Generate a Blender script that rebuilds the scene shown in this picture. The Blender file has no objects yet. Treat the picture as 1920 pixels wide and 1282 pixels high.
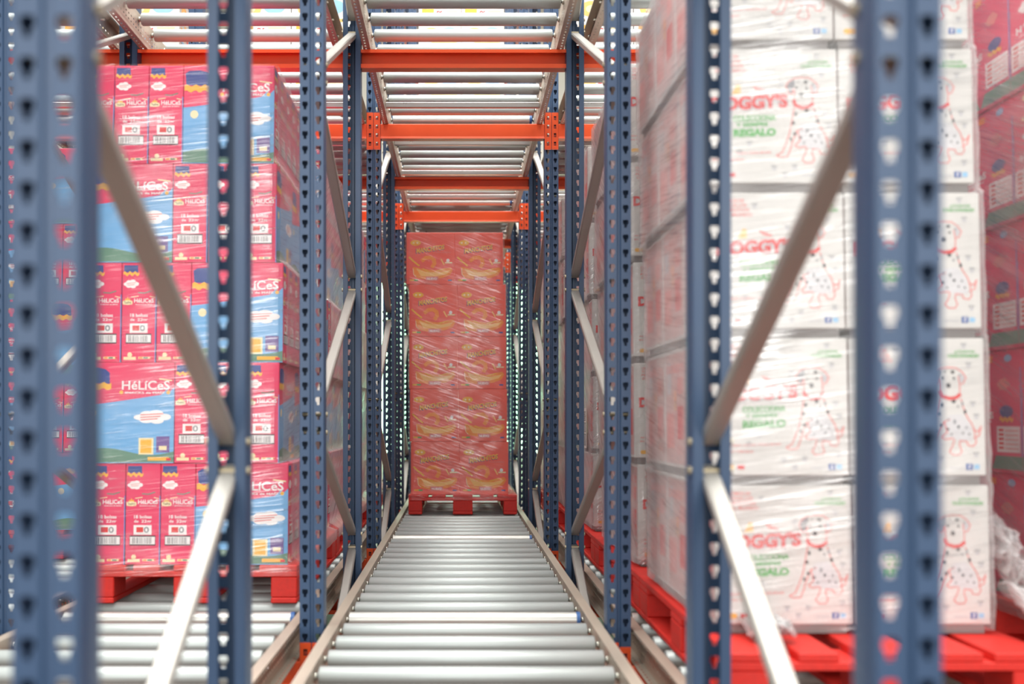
import bpy, bmesh, math, random
from mathutils import Vector, Matrix, noise

random.seed(7)
C = bpy.context.scene
COL = C.collection
EYE = 1.65            # eye height above the warehouse floor
SLOPE = 0.04          # the flow lanes fall away from the camera

# ------------------------------------------------------------------ camera
cam_d = bpy.data.cameras.new('camera')
cam = bpy.data.objects.new('camera', cam_d)
COL.objects.link(cam)
cam.location = (0, 0, EYE)
cam.rotation_euler = (math.pi / 2, 0, 0)
cam_d.sensor_width = 36
cam_d.lens = 35
cam_d.shift_x = 100 / 1920
cam_d.shift_y = 69 / 1920
cam_d.clip_start = 0.05
cam_d.dof.use_dof = True
cam_d.dof.focus_distance = 5.4
cam_d.dof.aperture_fstop = 1.7
C.camera = cam

# ------------------------------------------------------------------ world, lights, exposure
w = bpy.data.worlds.new('world')
C.world = w
w.use_nodes = True
bg = w.node_tree.nodes['Background']
bg.inputs[0].default_value = (1.0, 0.985, 0.96, 1)
bg.inputs[1].default_value = 0.5
C.view_settings.view_transform = 'Standard'
C.view_settings.look = 'None'
C.view_settings.gamma = 1
C.view_settings.use_curve_mapping = False
C.view_settings.exposure = 0.16
C.cycles.max_bounces = 10
C.cycles.transparent_max_bounces = 24
C.cycles.caustics_reflective = False
C.cycles.caustics_refractive = False


def area(name, loc, rot, sx, sy, power, col=(1, 0.98, 0.95)):
    l = bpy.data.lights.new(name, 'AREA')
    l.shape = 'RECTANGLE'
    l.size, l.size_y, l.energy, l.color = sx, sy, power, col
    o = bpy.data.objects.new(name, l)
    o.location, o.rotation_euler = loc, rot
    COL.objects.link(o)
    return o


# fill panel behind the camera, hall lamps above the rack and exit aisle
area('front_fill', (0.0, -5.5, 3.6), (math.radians(88), 0, 0), 9, 5, 600)  # unseen panel added to brighten the load fronts down the lane
area('hall_lamp', (0.0, 6.5, 9.6), (0, 0, 0), 11, 16, 4000)
area('exit_aisle_lamp', (0.0, 18.0, 6.5), (0, 0, 0), 7, 2.0, 300)

# ------------------------------------------------------------------ materials
MATS = {}


def mat(name, col, rough=0.5, metal=0.0, var=0.0, scale=20.0, stretch=(1, 1, 1), bump=0.0, spec=0.5, coat=0.0):
    if name in MATS:
        return MATS[name]
    m = bpy.data.materials.new(name)
    m.use_nodes = True
    nt = m.node_tree
    b = nt.nodes['Principled BSDF']
    b.inputs['Base Color'].default_value = (*col, 1)
    b.inputs['Roughness'].default_value = rough
    b.inputs['Metallic'].default_value = metal
    b.inputs['Specular IOR Level'].default_value = spec
    b.inputs['Coat Weight'].default_value = coat
    if var or bump:
        tc = nt.nodes.new('ShaderNodeTexCoord')
        mp = nt.nodes.new('ShaderNodeMapping')
        mp.inputs['Scale'].default_value = stretch
        nz = nt.nodes.new('ShaderNodeTexNoise')
        nz.inputs['Scale'].default_value = scale
        nz.inputs['Detail'].default_value = 4
        nt.links.new(tc.outputs['Object'], mp.inputs[0])
        nt.links.new(mp.outputs[0], nz.inputs['Vector'])
        if var:
            mx = nt.nodes.new('ShaderNodeMix')
            mx.data_type = 'RGBA'
            mx.inputs['A'].default_value = (*[c * (1 - var) for c in col], 1)
            mx.inputs['B'].default_value = (*[min(1, c * (1 + var)) for c in col], 1)
            nt.links.new(nz.outputs['Fac'], mx.inputs['Factor'])
            nt.links.new(mx.outputs['Result'], b.inputs['Base Color'])
            mr = nt.nodes.new('ShaderNodeMapRange')
            mr.inputs['To Min'].default_value = max(0, rough - 0.1)
            mr.inputs['To Max'].default_value = min(1, rough + 0.1)
            nt.links.new(nz.outputs['Fac'], mr.inputs[0])
            nt.links.new(mr.outputs[0], b.inputs['Roughness'])
        if bump:
            bp = nt.nodes.new('ShaderNodeBump')
            bp.inputs['Strength'].default_value = bump
            bp.inputs['Distance'].default_value = 0.002
            nt.links.new(nz.outputs['Fac'], bp.inputs['Height'])
            nt.links.new(bp.outputs[0], b.inputs['Normal'])
    MATS[name] = m
    return m


def s(r, g, b):
    f = lambda c: (c / 255 / 12.92) if c / 255 <= 0.04045 else ((c / 255 + 0.055) / 1.055) ** 2.4
    return (f(r), f(g), f(b))


BLUE = mat('blue_powder_coat', s(52, 78, 110), 0.42, 0.0, 0.12, 6, spec=0.5)
ORANGE = mat('orange_powder_coat', s(232, 84, 32), 0.42, 0, 0.08, 8)
ORANGE_IN = mat('orange_hook', s(150, 50, 25), 0.5)
GALV = mat('galvanised_steel', s(176, 174, 168), 0.48, 0.7, 0.12, 14, (1, 1, 0.3))
ROLLER = mat('zinc_roller', s(190, 198, 196), 0.48, 0.4, 0.08, 10, (0.5, 6, 6))
ROLLER_B = mat('bright_steel_roller', s(205, 206, 200), 0.38, 0.6, 0.15, 5, (1, 8, 8))
CAP = mat('roller_end_cap', s(190, 196, 194), 0.4, 0.7)
AXLE = mat('axle_steel', s(225, 225, 215), 0.25, 0.95)
BLUECAP = mat('blue_plastic', s(52, 98, 158), 0.4)
RAILM = mat('rail_steel', s(200, 188, 172), 0.5, 0.55, 0.1, 9, (3, 0.3, 1))
RAILTOP = RAILM
TIE = mat('tie_steel', s(205, 200, 198), 0.3, 0.9, 0.06, 5)
REDWOOD = mat('red_painted_wood', s(212, 42, 32), 0.6, 0, 0.2, 9, (6, 1, 6), 0.5)
BOLT = mat('bolt_zinc', s(188, 176, 148), 0.45, 0.8)
PINK = mat('pink_board', s(230, 58, 102), 0.55, 0, 0.05, 4)
PINKD = mat('pink_board_dark', s(205, 30, 80), 0.55)
SKY = mat('print_blue', s(112, 174, 222), 0.55)
BLINE = mat('print_edge_blue', s(120, 140, 205), 0.55)
GRASS = mat('print_green', s(98, 140, 118), 0.55)
NAVY = mat('print_navy', s(54, 74, 142), 0.55)
YEL = mat('print_yellow', s(246, 184, 62), 0.55)
CREAM = mat('print_cream', s(244, 226, 178), 0.55)
WHITE = mat('print_white', s(244, 240, 238), 0.55)
RED = mat('print_red', s(222, 52, 52), 0.55)
LRED = mat('print_light_red', s(232, 130, 125), 0.55)
BLACK = mat('print_black', s(38, 38, 42), 0.6)
ROSE = mat('pale_rose', s(212, 170, 166), 0.55)
PALE = mat('print_pale_grey', s(214, 214, 216), 0.6)
GREY = mat('print_grey', s(140, 142, 146), 0.6)
LGREY = mat('print_light_grey', s(196, 196, 200), 0.6)
PURP = mat('print_purple', s(112, 84, 150), 0.55)
GREEN = mat('print_text_green', s(96, 176, 96), 0.55)
FBLUE = mat('print_badge_blue', s(50, 92, 165), 0.55)
LBLUE = mat('print_badge_light_blue', s(150, 200, 235), 0.55)
CWHITE = mat('white_board', s(218, 217, 213), 0.6, 0, 0.02, 3)
CTRAY = mat('grey_board_tray', s(135, 130, 128), 0.7, 0, 0.08, 20, (1, 1, 6))
ORG = mat('print_orange', s(250, 150, 62), 0.55)
LORG = mat('print_light_orange', s(252, 196, 112), 0.55)
CRED = mat('red_board', s(246, 104, 88), 0.55, 0, 0.05, 4)
PAPER = mat('label_paper', s(238, 232, 226), 0.6)
FLOORM = mat('brown_floor', s(96, 78, 70), 0.55, 0, 0.15, 1.5)
CEILM = mat('ceiling_white', s(232, 232, 228), 0.8)
WALLM = mat('wall_white', s(226, 224, 214), 0.8, 0, 0.04, 0.6)


def emit(name, col, st):
    m = bpy.data.materials.new(name)
    m.use_nodes = True
    nt = m.node_tree
    nt.nodes.clear()
    o = nt.nodes.new('ShaderNodeOutputMaterial')
    e = nt.nodes.new('ShaderNodeEmission')
    e.inputs[0].default_value = (*col, 1)
    e.inputs[1].default_value = st
    nt.links.new(e.outputs[0], o.inputs[0])
    return m


WINDOWM = emit('lit_window_glass', (0.50, 1.0, 0.64), 5.5)


def film_material(name, milk, shine, slope, tint=(0.96, 0.95, 0.95), side=None):
    """clear stretch wrap: see-through, glossy, with stretched wrinkles and milky overlaps"""
    m = bpy.data.materials.new(name)
    m.use_nodes = True
    nt = m.node_tree
    nt.nodes.clear()
    N, L = nt.nodes.new, nt.links.new
    out = N('ShaderNodeOutputMaterial')
    tc = N('ShaderNodeTexCoord')
    sp = N('ShaderNodeSeparateXYZ')
    L(tc.outputs['Object'], sp.inputs[0])

    def math_(op, a, b=None):
        n = N('ShaderNodeMath')
        n.operation = op
        for i, v in enumerate((a, b)):
            if v is None:
                continue
            if isinstance(v, (int, float)):
                n.inputs[i].default_value = v
            else:
                L(v, n.inputs[i])
        return n.outputs[0]
    p = math_('ADD', sp.outputs[0], sp.outputs[1])
    across = math_('SUBTRACT', sp.outputs[2], math_('MULTIPLY', p, slope))

    def streak(ka, kl, detail=3):
        cb = N('ShaderNodeCombineXYZ')
        L(math_('MULTIPLY', across, ka), cb.inputs[0])
        L(math_('MULTIPLY', p, kl), cb.inputs[1])
        nz = N('ShaderNodeTexNoise')
        nz.inputs['Scale'].default_value = 1
        nz.inputs['Detail'].default_value = detail
        nz.inputs['Distortion'].default_value = 0.4
        L(cb.outputs[0], nz.inputs['Vector'])
        return nz.outputs['Fac']
    fine = streak(95, 4)
    mid = streak(26, 3)
    broad = N('ShaderNodeTexNoise')
    broad.inputs['Scale'].default_value = 3.5
    broad.inputs['Detail'].default_value = 2
    L(tc.outputs['Object'], broad.inputs['Vector'])

    def ramp(v, a, b, lo=0.0, hi=1.0):
        n = N('ShaderNodeMapRange')
        n.inputs['From Min'].default_value = a
        n.inputs['From Max'].default_value = b
        n.inputs['To Min'].default_value = lo
        n.inputs['To Max'].default_value = hi
        L(v, n.inputs[0])
        return n.outputs[0]
    milkf = math_('MULTIPLY', ramp(broad.outputs['Fac'], 0.35, 0.72, 0.35, 1.0), ramp(mid, 0.35, 0.75, 0.35, 1.0))
    lw = N('ShaderNodeLayerWeight')
    lw.inputs['Blend'].default_value = 0.5
    # seen at a slant the light crosses more film, so it looks milkier
    slant = math_('POWER', lw.outputs['Facing'], 2.0)
    milkf = math_('ADD', math_('MULTIPLY', milkf, milk), math_('MULTIPLY', slant, 0.45 * min(1, milk * 2.2) if side is None else side))
    cl_ = N('ShaderNodeClamp')
    cl_.inputs['Max'].default_value = 0.85
    L(milkf, cl_.inputs[0])
    milkf = cl_.outputs[0]
    shinef = math_('MULTIPLY', ramp(fine, 0.5, 0.72, 0.15, 1.0), ramp(broad.outputs['Fac'], 0.4, 0.65, 0.3, 1.0))
    shinef = math_('MULTIPLY', shinef, shine)
    bump = N('ShaderNodeBump')
    bump.inputs['Strength'].default_value = 0.8
    bump.inputs['Distance'].default_value = 0.006
    L(math_('ADD', math_('MULTIPLY', fine, 0.5), mid), bump.inputs['Height'])
    tr = N('ShaderNodeBsdfTransparent')
    df = N('ShaderNodeBsdfDiffuse')
    df.inputs[0].default_value = (*tint, 1)
    tl = N('ShaderNodeBsdfTranslucent')
    tl.inputs[0].default_value = (*tint, 1)
    dm = N('ShaderNodeMixShader')
    dm.inputs[0].default_value = 0.35
    L(df.outputs[0], dm.inputs[1])
    L(tl.outputs[0], dm.inputs[2])
    gl = N('ShaderNodeBsdfGlossy')
    gl.inputs['Roughness'].default_value = 0.16
    L(bump.outputs[0], gl.inputs['Normal'])
    m1 = N('ShaderNodeMixShader')
    L(milkf, m1.inputs[0])
    L(tr.outputs[0], m1.inputs[1])
    L(dm.outputs[0], m1.inputs[2])
    m2 = N('ShaderNodeMixShader')
    L(shinef, m2.inputs[0])
    L(m1.outputs[0], m2.inputs[1])
    L(gl.outputs[0], m2.inputs[2])
    L(m2.outputs[0], out.inputs[0])
    return m


FILM = film_material('stretch_film', 0.34, 0.7, 0.45, side=0.5)
FILM_FRONT = film_material('stretch_film_tight', 0.34, 0.6, 0.13, side=0.5)
FILM_LIGHT = film_material('stretch_film_light', 0.11, 0.30, -0.35, (1.0, 0.97, 0.95))
FILM_CLEAR = film_material('stretch_film_clear', 0.12, 0.4, 0.1, side=0.45)
FILM_MILK = film_material('stretch_film_milky', 0.6, 0.6, 0.6, (0.90, 0.84, 0.84))
FILM_WAD = film_material('stretch_film_loose', 0.5, 0.7, 1.2)

# ------------------------------------------------------------------ mesh helpers


class MB:
    def __init__(self):
        self.v, self.f, self.m, self.sm, self.mats = [], [], [], [], []

    def mi(self, m):
        if m not in self.mats:
            self.mats.append(m)
        return self.mats.index(m)

    def add(self, pts, faces, m, smooth=False):
        o = len(self.v)
        self.v += [tuple(p) for p in pts]
        k = self.mi(m)
        for f in faces:
            self.f.append(tuple(i + o for i in f))
            self.m.append(k)
            self.sm.append(smooth)

    def box(self, a, b, m):
        x0, y0, z0 = a
        x1, y1, z1 = b
        P = [(x0, y0, z0), (x1, y0, z0), (x1, y1, z0), (x0, y1, z0), (x0, y0, z1), (x1, y0, z1), (x1, y1, z1), (x0, y1, z1)]
        self.add(P, [(0, 3, 2, 1), (4, 5, 6, 7), (0, 1, 5, 4), (1, 2, 6, 5), (2, 3, 7, 6), (3, 0, 4, 7)], m)

    def cbox(self, a, b, m, e=0.003):
        """box with chamfered edges"""
        bm = bmesh.new()
        bmesh.ops.create_cube(bm, size=1)
        d = [b[i] - a[i] for i in range(3)]
        for v in bm.verts:
            v.co = Vector([a[i] + (v.co[i] + 0.5) * d[i] for i in range(3)])
        bmesh.ops.bevel(bm, geom=list(bm.edges), offset=e, segments=1, affect='EDGES')
        bm.verts.index_update()
        self.add([v.co.copy() for v in bm.verts], [[v.index for v in f.verts] for f in bm.faces], m)
        bm.free()

    def cyl(self, p0, p1, r, m, n=20, caps=True, rings=None):
        p0, p1 = Vector(p0), Vector(p1)
        ax = (p1 - p0)
        L = ax.length
        ax.normalize()
        u = ax.orthogonal().normalized()
        w_ = ax.cross(u)
        prof = rings or [(0, r), (L, r)]
        pts, fs = [], []
        for t, rr in prof:
            for i in range(n):
                a = 2 * math.pi * i / n
                pts.append(p0 + ax * t + (u * math.cos(a) + w_ * math.sin(a)) * rr)
        for k in range(len(prof) - 1):
            for i in range(n):
                j = (i + 1) % n
                fs.append((k * n + i, k * n + j, (k + 1) * n + j, (k + 1) * n + i))
        self.add(pts, fs, m, True)
        if caps:
            self.add(pts[:n], [tuple(range(n))[::-1]], m)
            self.add(pts[-n:], [tuple(range(n))], m)

    def perf(self, org, ud, vd, length, v0, v1, pitch, hole, m, voff=0.0):
        """strip of sheet with a row of punched holes; hole = [(u, v, corner or (None,u)|(side,u))]"""
        org, ud, vd = Vector(org), Vector(ud), Vector(vd)
        n = int(length / pitch)
        pts, fs = [], []
        for k in range(n):
            u0, u1 = k * pitch, (k + 1) * pitch
            uc = (u0 + u1) / 2
            b = len(pts)
            nh = len(hole)
            for (hu, hv, ou, ov) in hole:
                pts.append(org + ud * (uc + hu) + vd * (voff + hv))
            for (hu, hv, ou, ov) in hole:
                uu = u0 if ou == -1 else u1 if ou == 1 else uc + hu
                vv = v0 if ov == -1 else v1
                pts.append(org + ud * uu + vd * vv)
            for i in range(nh):
                j = (i + 1) % nh
                same = (pts[b + nh + i] - pts[b + nh + j]).length < 1e-7
                if same:
                    fs.append((b + i, b + j, b + nh + j))
                else:
                    fs.append((b + i, b + j, b + nh + j, b + nh + i))
        self.add(pts, fs, m)

    def strip(self, org, ud, vd, length, v0, v1, m):
        org, ud, vd = Vector(org), Vector(ud), Vector(vd)
        self.add([org + vd * v0, org + ud * length + vd * v0, org + ud * length + vd * v1, org + vd * v1], [(0, 1, 2, 3)], m)

    def mesh(self, name):
        me = bpy.data.meshes.new(name)
        me.from_pydata(self.v, [], self.f)
        for m in self.mats:
            me.materials.append(m)
        me.polygons.foreach_set('material_index', self.m)
        me.polygons.foreach_set('use_smooth', self.sm)
        me.update()
        return me


def solid(me, t):
    """give sheet metal its thickness once, on the shared mesh"""
    bm = bmesh.new()
    bm.from_mesh(me)
    bmesh.ops.remove_doubles(bm, verts=bm.verts, dist=1e-5)
    bm.to_mesh(me)
    bm.free()
    o = bpy.data.objects.new('tmp', me)
    COL.objects.link(o)
    md = o.modifiers.new('s', 'SOLIDIFY')
    md.thickness = t
    md.offset = 0
    dg = bpy.context.evaluated_depsgraph_get()
    new = bpy.data.meshes.new_from_object(o.evaluated_get(dg))
    new.name = me.name
    bpy.data.objects.remove(o)
    return new


def obj(name, me, parent=None, loc=(0, 0, 0), rot=(0, 0, 0)):
    if isinstance(me, MB):
        me = me.mesh(name)
    o = bpy.data.objects.new(name, me)
    COL.objects.link(o)
    o.location, o.rotation_euler = loc, rot
    if parent:
        o.parent = parent
    return o


def tag(o, label, cat, group=None, kind=None):
    o['label'], o['category'] = label, cat
    if group:
        o['group'] = group
    if kind:
        o['kind'] = kind
    return o


def thing(name, label, cat, loc=(0, 0, 0), rot=(0, 0, 0), group=None):
    o = bpy.data.objects.new(name, None)
    o.empty_display_size = 0.1
    COL.objects.link(o)
    o.location, o.rotation_euler = loc, rot
    return tag(o, label, cat, group)


ORD = ['first', 'second', 'third', 'fourth', 'fifth', 'sixth', 'seventh', 'eighth', 'ninth', 'tenth', 'eleventh', 'twelfth']
LANES = {-2: 'far left lane', -1: 'left lane', 0: 'central lane', 1: 'right lane', 2: 'far right lane'}


def lane_x(k):
    return 0.0225 + 1.04 * k


def row_x(j):
    return 0.0225 - 0.52 + 1.04 * j


DECK = {1: -0.735, 2: 1.81}
DROP = {(1, 1): 0.015}     # the right lane hangs a little lower
PITCH = {1: 0.2, 2: 0.191}
RR = 0.0285
ANG = -math.atan(SLOPE)


def lane_matrix(k, level):
    return Matrix.Translation((lane_x(k), 0, EYE + DECK[level] - DROP.get((k, level), 0))) @ Matrix.Rotation(ANG, 4, 'X')


# ------------------------------------------------------------------ setting
fl = MB()
fl.box((-14, -7, -0.1), (14, 21.2, 0), FLOORM)
f = obj('floor', fl); f['kind'] = 'structure'
wl = MB()
WY = 21.0
for a, b in (((-14, WY, 0), (-3.4, WY + 0.2, 10)), ((3.4, WY, 0), (14, WY + 0.2, 10)), ((-3.4, WY, 3.75), (3.4, WY + 0.2, 10)), ((-3.4, WY, 0), (3.4, WY + 0.2, 0.1))):
    wl.box(a, b, WALLM)
o = obj('wall_back', wl); o['kind'] = 'structure'
cl = MB()
cl.box((-14, -7, 10), (14, 21.2, 10.15), CEILM)
o = obj('ceiling', cl); o['kind'] = 'structure'
wd = MB()
wd.box((-3.4, WY + 0.08, 0.1), (3.4, WY + 0.1, 3.75), WINDOWM)
o = obj('window_1', wd); o['kind'] = 'structure'
wf = MB()
for x in (-3.4, -1.7, 0, 1.7, 3.34):
    wf.box((x, WY, 0.1), (x + 0.06, WY + 0.075, 3.75), GALV)
wfo = obj('window_frame', wf, o)

# ------------------------------------------------------------------ rack uprights
TEAR = [(0.013, -0.007, 1, -1), (0.013, 0.007, 1, 1), (0.010, 0.0095, 1, 1), (0.001, 0.0095, 0, 1), (-0.006, 0.0047, 0, 1),
        (-0.014, 0.0047, -1, 1), (-0.014, -0.0047, -1, -1), (-0.006, -0.0047, 0, -1), (0.001, -0.0095, 0, -1), (0.010, -0.0095, 1, -1)]
PH = 7.5


def upright_mesh():
    mb = MB()
    D = 0.068
    W = 0.040
    Z = (0, 0, 1)
    for sg in (-1, 1):
        mb.perf((0, 0, 0), Z, (1, 0, 0), PH, *( (0.007, W) if sg > 0 else (-W, -0.007)), 0.05, TEAR, BLUE, voff=0.0225 * sg)
        mb.strip((0.007 * sg, 0, 0), Z, (-sg * 0.45, 1, 0), PH, 0, 0.006, BLUE)
        # flank, with a shallow fold, and the inward lip
        mb.strip((W * sg, 0, 0), Z, (sg * 0.10, 1, 0), PH, 0, 0.03, BLUE)
        mb.strip((W * sg + sg * 0.003, 0.03, 0), Z, (-sg * 0.08, 1, 0), PH, 0, D - 0.03, BLUE)
        mb.strip((W * sg, D, 0), Z, (-sg, 0, 0), PH, 0, 0.021, BLUE)
        mb.strip((W * sg - sg * 0.021, D, 0), Z, (0, -1, 0), PH, 0, 0.008, BLUE)
    mb.strip((-0.0043, 0.006, 0), Z, (1, 0, 0), PH, 0, 0.0086, BLUE)
    return solid(mb.mesh('upright'), 0.0022)


UPR = upright_mesh()


def brace_mesh(L):
    """pressed steel channel with rounded back, along +Z"""
    mb = MB()
    pr = [(-0.018, 0.022), (-0.019, 0.004), (-0.015, 0.0), (0.015, 0.0), (0.019, 0.004), (0.018, 0.022)]
    pts = []
    for z in (0, 0.03, L - 0.03, L):
        k = 0.8 if z in (0, L) else 1
        pts += [(x * k, y, z) for x, y in pr]
    fs = []
    for r in range(3):
        for i in range(5):
            fs.append((r * 6 + i, r * 6 + i + 1, (r + 1) * 6 + i + 1, (r + 1) * 6 + i))
    mb.add(pts, fs, GALV)
    return solid(mb.mesh('diagonal_brace'), 0.002)


bolt_mb = MB()
bolt_mb.cyl((-0.047, 0, 0), (0.047, 0, 0), 0.006, BOLT, 8)
bolt_mb.cyl((-0.047, 0, 0), (-0.041, 0, 0), 0.009, BOLT, 6)
bolt_mb.cyl((0.041, 0, 0), (0.047, 0, 0), 0.009, BOLT, 6)
BOLTM = bolt_mb.mesh('bolt')
foot_mb = MB()
foot_mb.cbox((-0.07, -0.05, 0.0), (0.07, 0.10, 0.008), BLUE, 0.002)
FOOTM = foot_mb.mesh('foot_plate')
strut_cache = {}
ROWS = {-1: 'left of the left lane', 0: 'left of the central lane', 1: 'right of the central lane', 2: 'right of the right lane'}
FRAMES = [('A', 1.20, 1.0), ('B', 3.37, 1.33), ('C', 5.82, 1.33), ('D', 8.27, 1.33), ('E', 10.72, 1.33)]
FPOS = ['nearest and most blurred', 'second from the camera', 'third from the camera', 'fourth from the camera', 'farthest from the camera']


def frame(j, idx):
    nm, y, D = FRAMES[idx]
    t = thing('rack_upright_frame', 'blue perforated rack frame %s, %s' % (ROWS[j], FPOS[idx]), 'rack frame',
              (row_x(j), y, 0), group='rack frames ' + ROWS[j])
    obj('upright', UPR, t)
    obj('upright', UPR, t, (0, D, 0), (0, 0, math.pi))
    obj('foot_plate', FOOTM, t)
    obj('foot_plate', FOOTM, t, (0, D, 0), (0, 0, math.pi))
    rear0 = (EYE + 0.443) if idx else (EYE - 0.17)
    z = rear0 - 1.2 * int(rear0 / 1.2)
    if z < 0.15:
        z += 0
    yF, yR = 0.052, D - 0.052
    pts = []
    k = -1
    while True:
        zr = z + 1.2 * k
        pts.append((yR, zr))
        pts.append((yF, zr + 0.6))
        k += 1
        if zr > PH:
            break
    pts = [p for p in pts if 0.12 < p[1] < PH - 0.1]
    for i, (a, b) in enumerate(zip(pts[:-1], pts[1:])):
        (ya, za), (yb, zb) = a, b
        za += 0.028
        zb -= 0.028
        L = math.hypot(yb - ya, zb - za) + 0.02
        L = round(L, 3)
        if L not in strut_cache:
            strut_cache[L] = brace_mesh(L)
        ang = math.atan2(yb - ya, zb - za)
        # channel back turned away from the web side
        obj('diagonal_brace', strut_cache[L], t, (0, ya, za), (-ang, 0, 0))
        obj('bolt', BOLTM, t, (0, ya, za + 0.006))
        obj('bolt', BOLTM, t, (0, yb, zb))
    return t


for j in (-1, 0, 1, 2):
    for i in range(5):
        if j in (-1, 2) and i in (0,):
            continue
        if j == 2 and i > 1:
            continue
        frame(j, i)

# ------------------------------------------------------------------ beams


def beam_mesh():
    """C-section beam, open towards +Y, clear face at y=0"""
    mb = MB()
    h, W, dp = 0.0425, 0.958 / 2, 0.058
    org = (-W, 0, 0)
    X = (1, 0, 0)
    mb.strip(org, X, (0, 0, 1), 2 * W, -h + 0.012, h - 0.004, ORANGE)
    mb.strip((-W, 0.0, h - 0.004), X, (0, 0.6, 1), 2 * W, 0, 0.004, ORANGE)
    mb.strip((-W, 0.0024, h), X, (0, 1, 0), 2 * W, 0, dp, ORANGE)
    mb.strip((-W, 0.0604, h), X, (0, 0, -1), 2 * W, 0, 0.015, ORANGE)
    mb.strip((-W, 0, -h + 0.012), X, (0, -0.3, -1), 2 * W, 0, 0.012, ORANGE)
    mb.strip((-W, -0.0036, -h), X, (0, 1, 0), 2 * W, 0, 0.064, ORANGE)
    mb.strip((-W, 0.0604, -h), X, (0, 0, 1), 2 * W, 0, 0.018, ORANGE)
    return solid(mb.mesh('beam_profile'), 0.0022)


def plate_mesh():
    """hooked end connector: face plate over half the upright and return plate inside; for the left end"""
    mb = MB()
    R = [(0.012, -0.007, 1, -1), (0.012, 0.007, 1, 1), (-0.010, 0.007, -1, 1), (-0.010, -0.007, -1, -1)]
    mb.perf((-0.0, -0.004, -0.1), (0, 0, 1), (1, 0, 0), 0.2, -0.038, -0.002, 0.05, R, ORANGE, voff=-0.019)
    mb.strip((-0.038, -0.004, 0.1), (1, 0, 0), (0, 0, 1), 0.036, 0, 0.008, ORANGE)
    mb.strip((-0.038, -0.004, -0.1), (1, 0, 0), (0, 0, -1), 0.036, 0, 0.008, ORANGE)
    mb.strip((-0.001, -0.004, -0.108), (0, 0, 1), (0, 1, 0), 0.216, 0, 0.066, ORANGE)
    me = solid(mb.mesh('connector_plate'), 0.003)
    bm = bmesh.new()
    bm.from_mesh(me)
    me2 = bpy.data.meshes.new('connector_plate')
    bm.to_mesh(me2)
    bm.free()
    for m in me.materials:
        me2.materials.append(m)
    return me2


BEAM = beam_mesh()
PLATE = plate_mesh()
hk = MB()
for k in range(4):
    hk.box((-0.024, -0.003, -0.082 + 0.05 * k), (-0.014, 0.004, -0.070 + 0.05 * k), ORANGE_IN)
HOOK = hk.mesh('hook')


def beam(k, level, y, front, n):
    z = EYE + DECK[level] - DROP.get((k, level), 0) - SLOPE * y - 0.085 - 0.0455
    t = thing('rack_beam', 'orange %s beam of the %s, %s from the camera on the %s deck' % ('flat-faced' if front else 'channel-side',
        LANES[k], ORD[n], 'lower' if level == 1 else 'upper'),
        'beam', (lane_x(k), y, z), (0, 0, 0 if front else math.pi), 'orange beams of the %s deck' % ('lower' if level == 1 else 'upper'))
    obj('beam_profile', BEAM, t)
    for sg in (-1, 1):
        p = obj('connector_plate', PLATE, t, (-0.4805 if sg < 0 else 0.4805, 0, 0))
        p.scale = (1 if sg < 0 else -1, 1, 1)
        h = obj('hook', HOOK, p)
    return t


ylines = []
for nm, y, D in FRAMES:
    ylines += [(y, True), (y + D, False)]
for k in (-2, -1, 0, 1):
    n = 0
    for (y, fr) in ylines:
        if 3 < y < 13.3:
            beam(k, 2, y, fr, n)
            n += 1
for k in (-1, 0, 1, -2, 2):
    n = 0
    for (y, fr) in ylines:
        if 2 < y < (6.0 if k else 8.4):
            if k == 2 and y > 4.8:
                continue
            beam(k, 1, y, fr, n)
            n += 1

# ------------------------------------------------------------------ roller lanes
RL = 0.42


def roller_mesh(m, cap_m, r=RR, name='roller'):
    mb = MB()
    L = 2 * RL
    mb.cyl((-RL, 0, 0), (RL, 0, 0), r, m, 28, False, [(0.0, r * 0.55), (0.001, r * 0.9), (0.004, r), (L - 0.004, r), (L - 0.001, r * 0.9), (L, r * 0.55)])
    mb.cyl((-RL - 0.001, 0, 0), (-RL + 0.002, 0, 0), r * 0.6, cap_m, 16)
    mb.cyl((RL - 0.002, 0, 0), (RL + 0.001, 0, 0), r * 0.6, cap_m, 16)
    return mb.mesh(name)


ROL = roller_mesh(ROLLER, CAP)
axm = MB()
axm.cyl((-0.452, 0, 0), (0.452, 0, 0), 0.006, AXLE, 8, True, [(0, 0.006), (0.0195, 0.006), (0.0196, 0.012), (0.0255, 0.012), (0.0256, 0.006),
        (0.8784, 0.006), (0.8785, 0.012), (0.8844, 0.012), (0.8845, 0.006), (0.904, 0.006)])
AXM = axm.mesh('axle')
bmb = MB()
bmb.cyl((-RL, 0, 0), (RL - 0.014, 0, 0), RR, ROLLER_B, 28)
BRK = bmb.mesh('brake_roller')
bcb = MB()
bcb.cyl((RL - 0.014, 0, 0), (RL, 0, 0), RR + 0.0008, BLUECAP, 24)
BRKCAP = bcb.mesh('blue_end_ring')
SQ = [(0.007, -0.004, 1, -1), (0.007, 0.004, 1, 1), (-0.007, 0.004, -1, 1), (-0.007, -0.004, -1, -1)]


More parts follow.
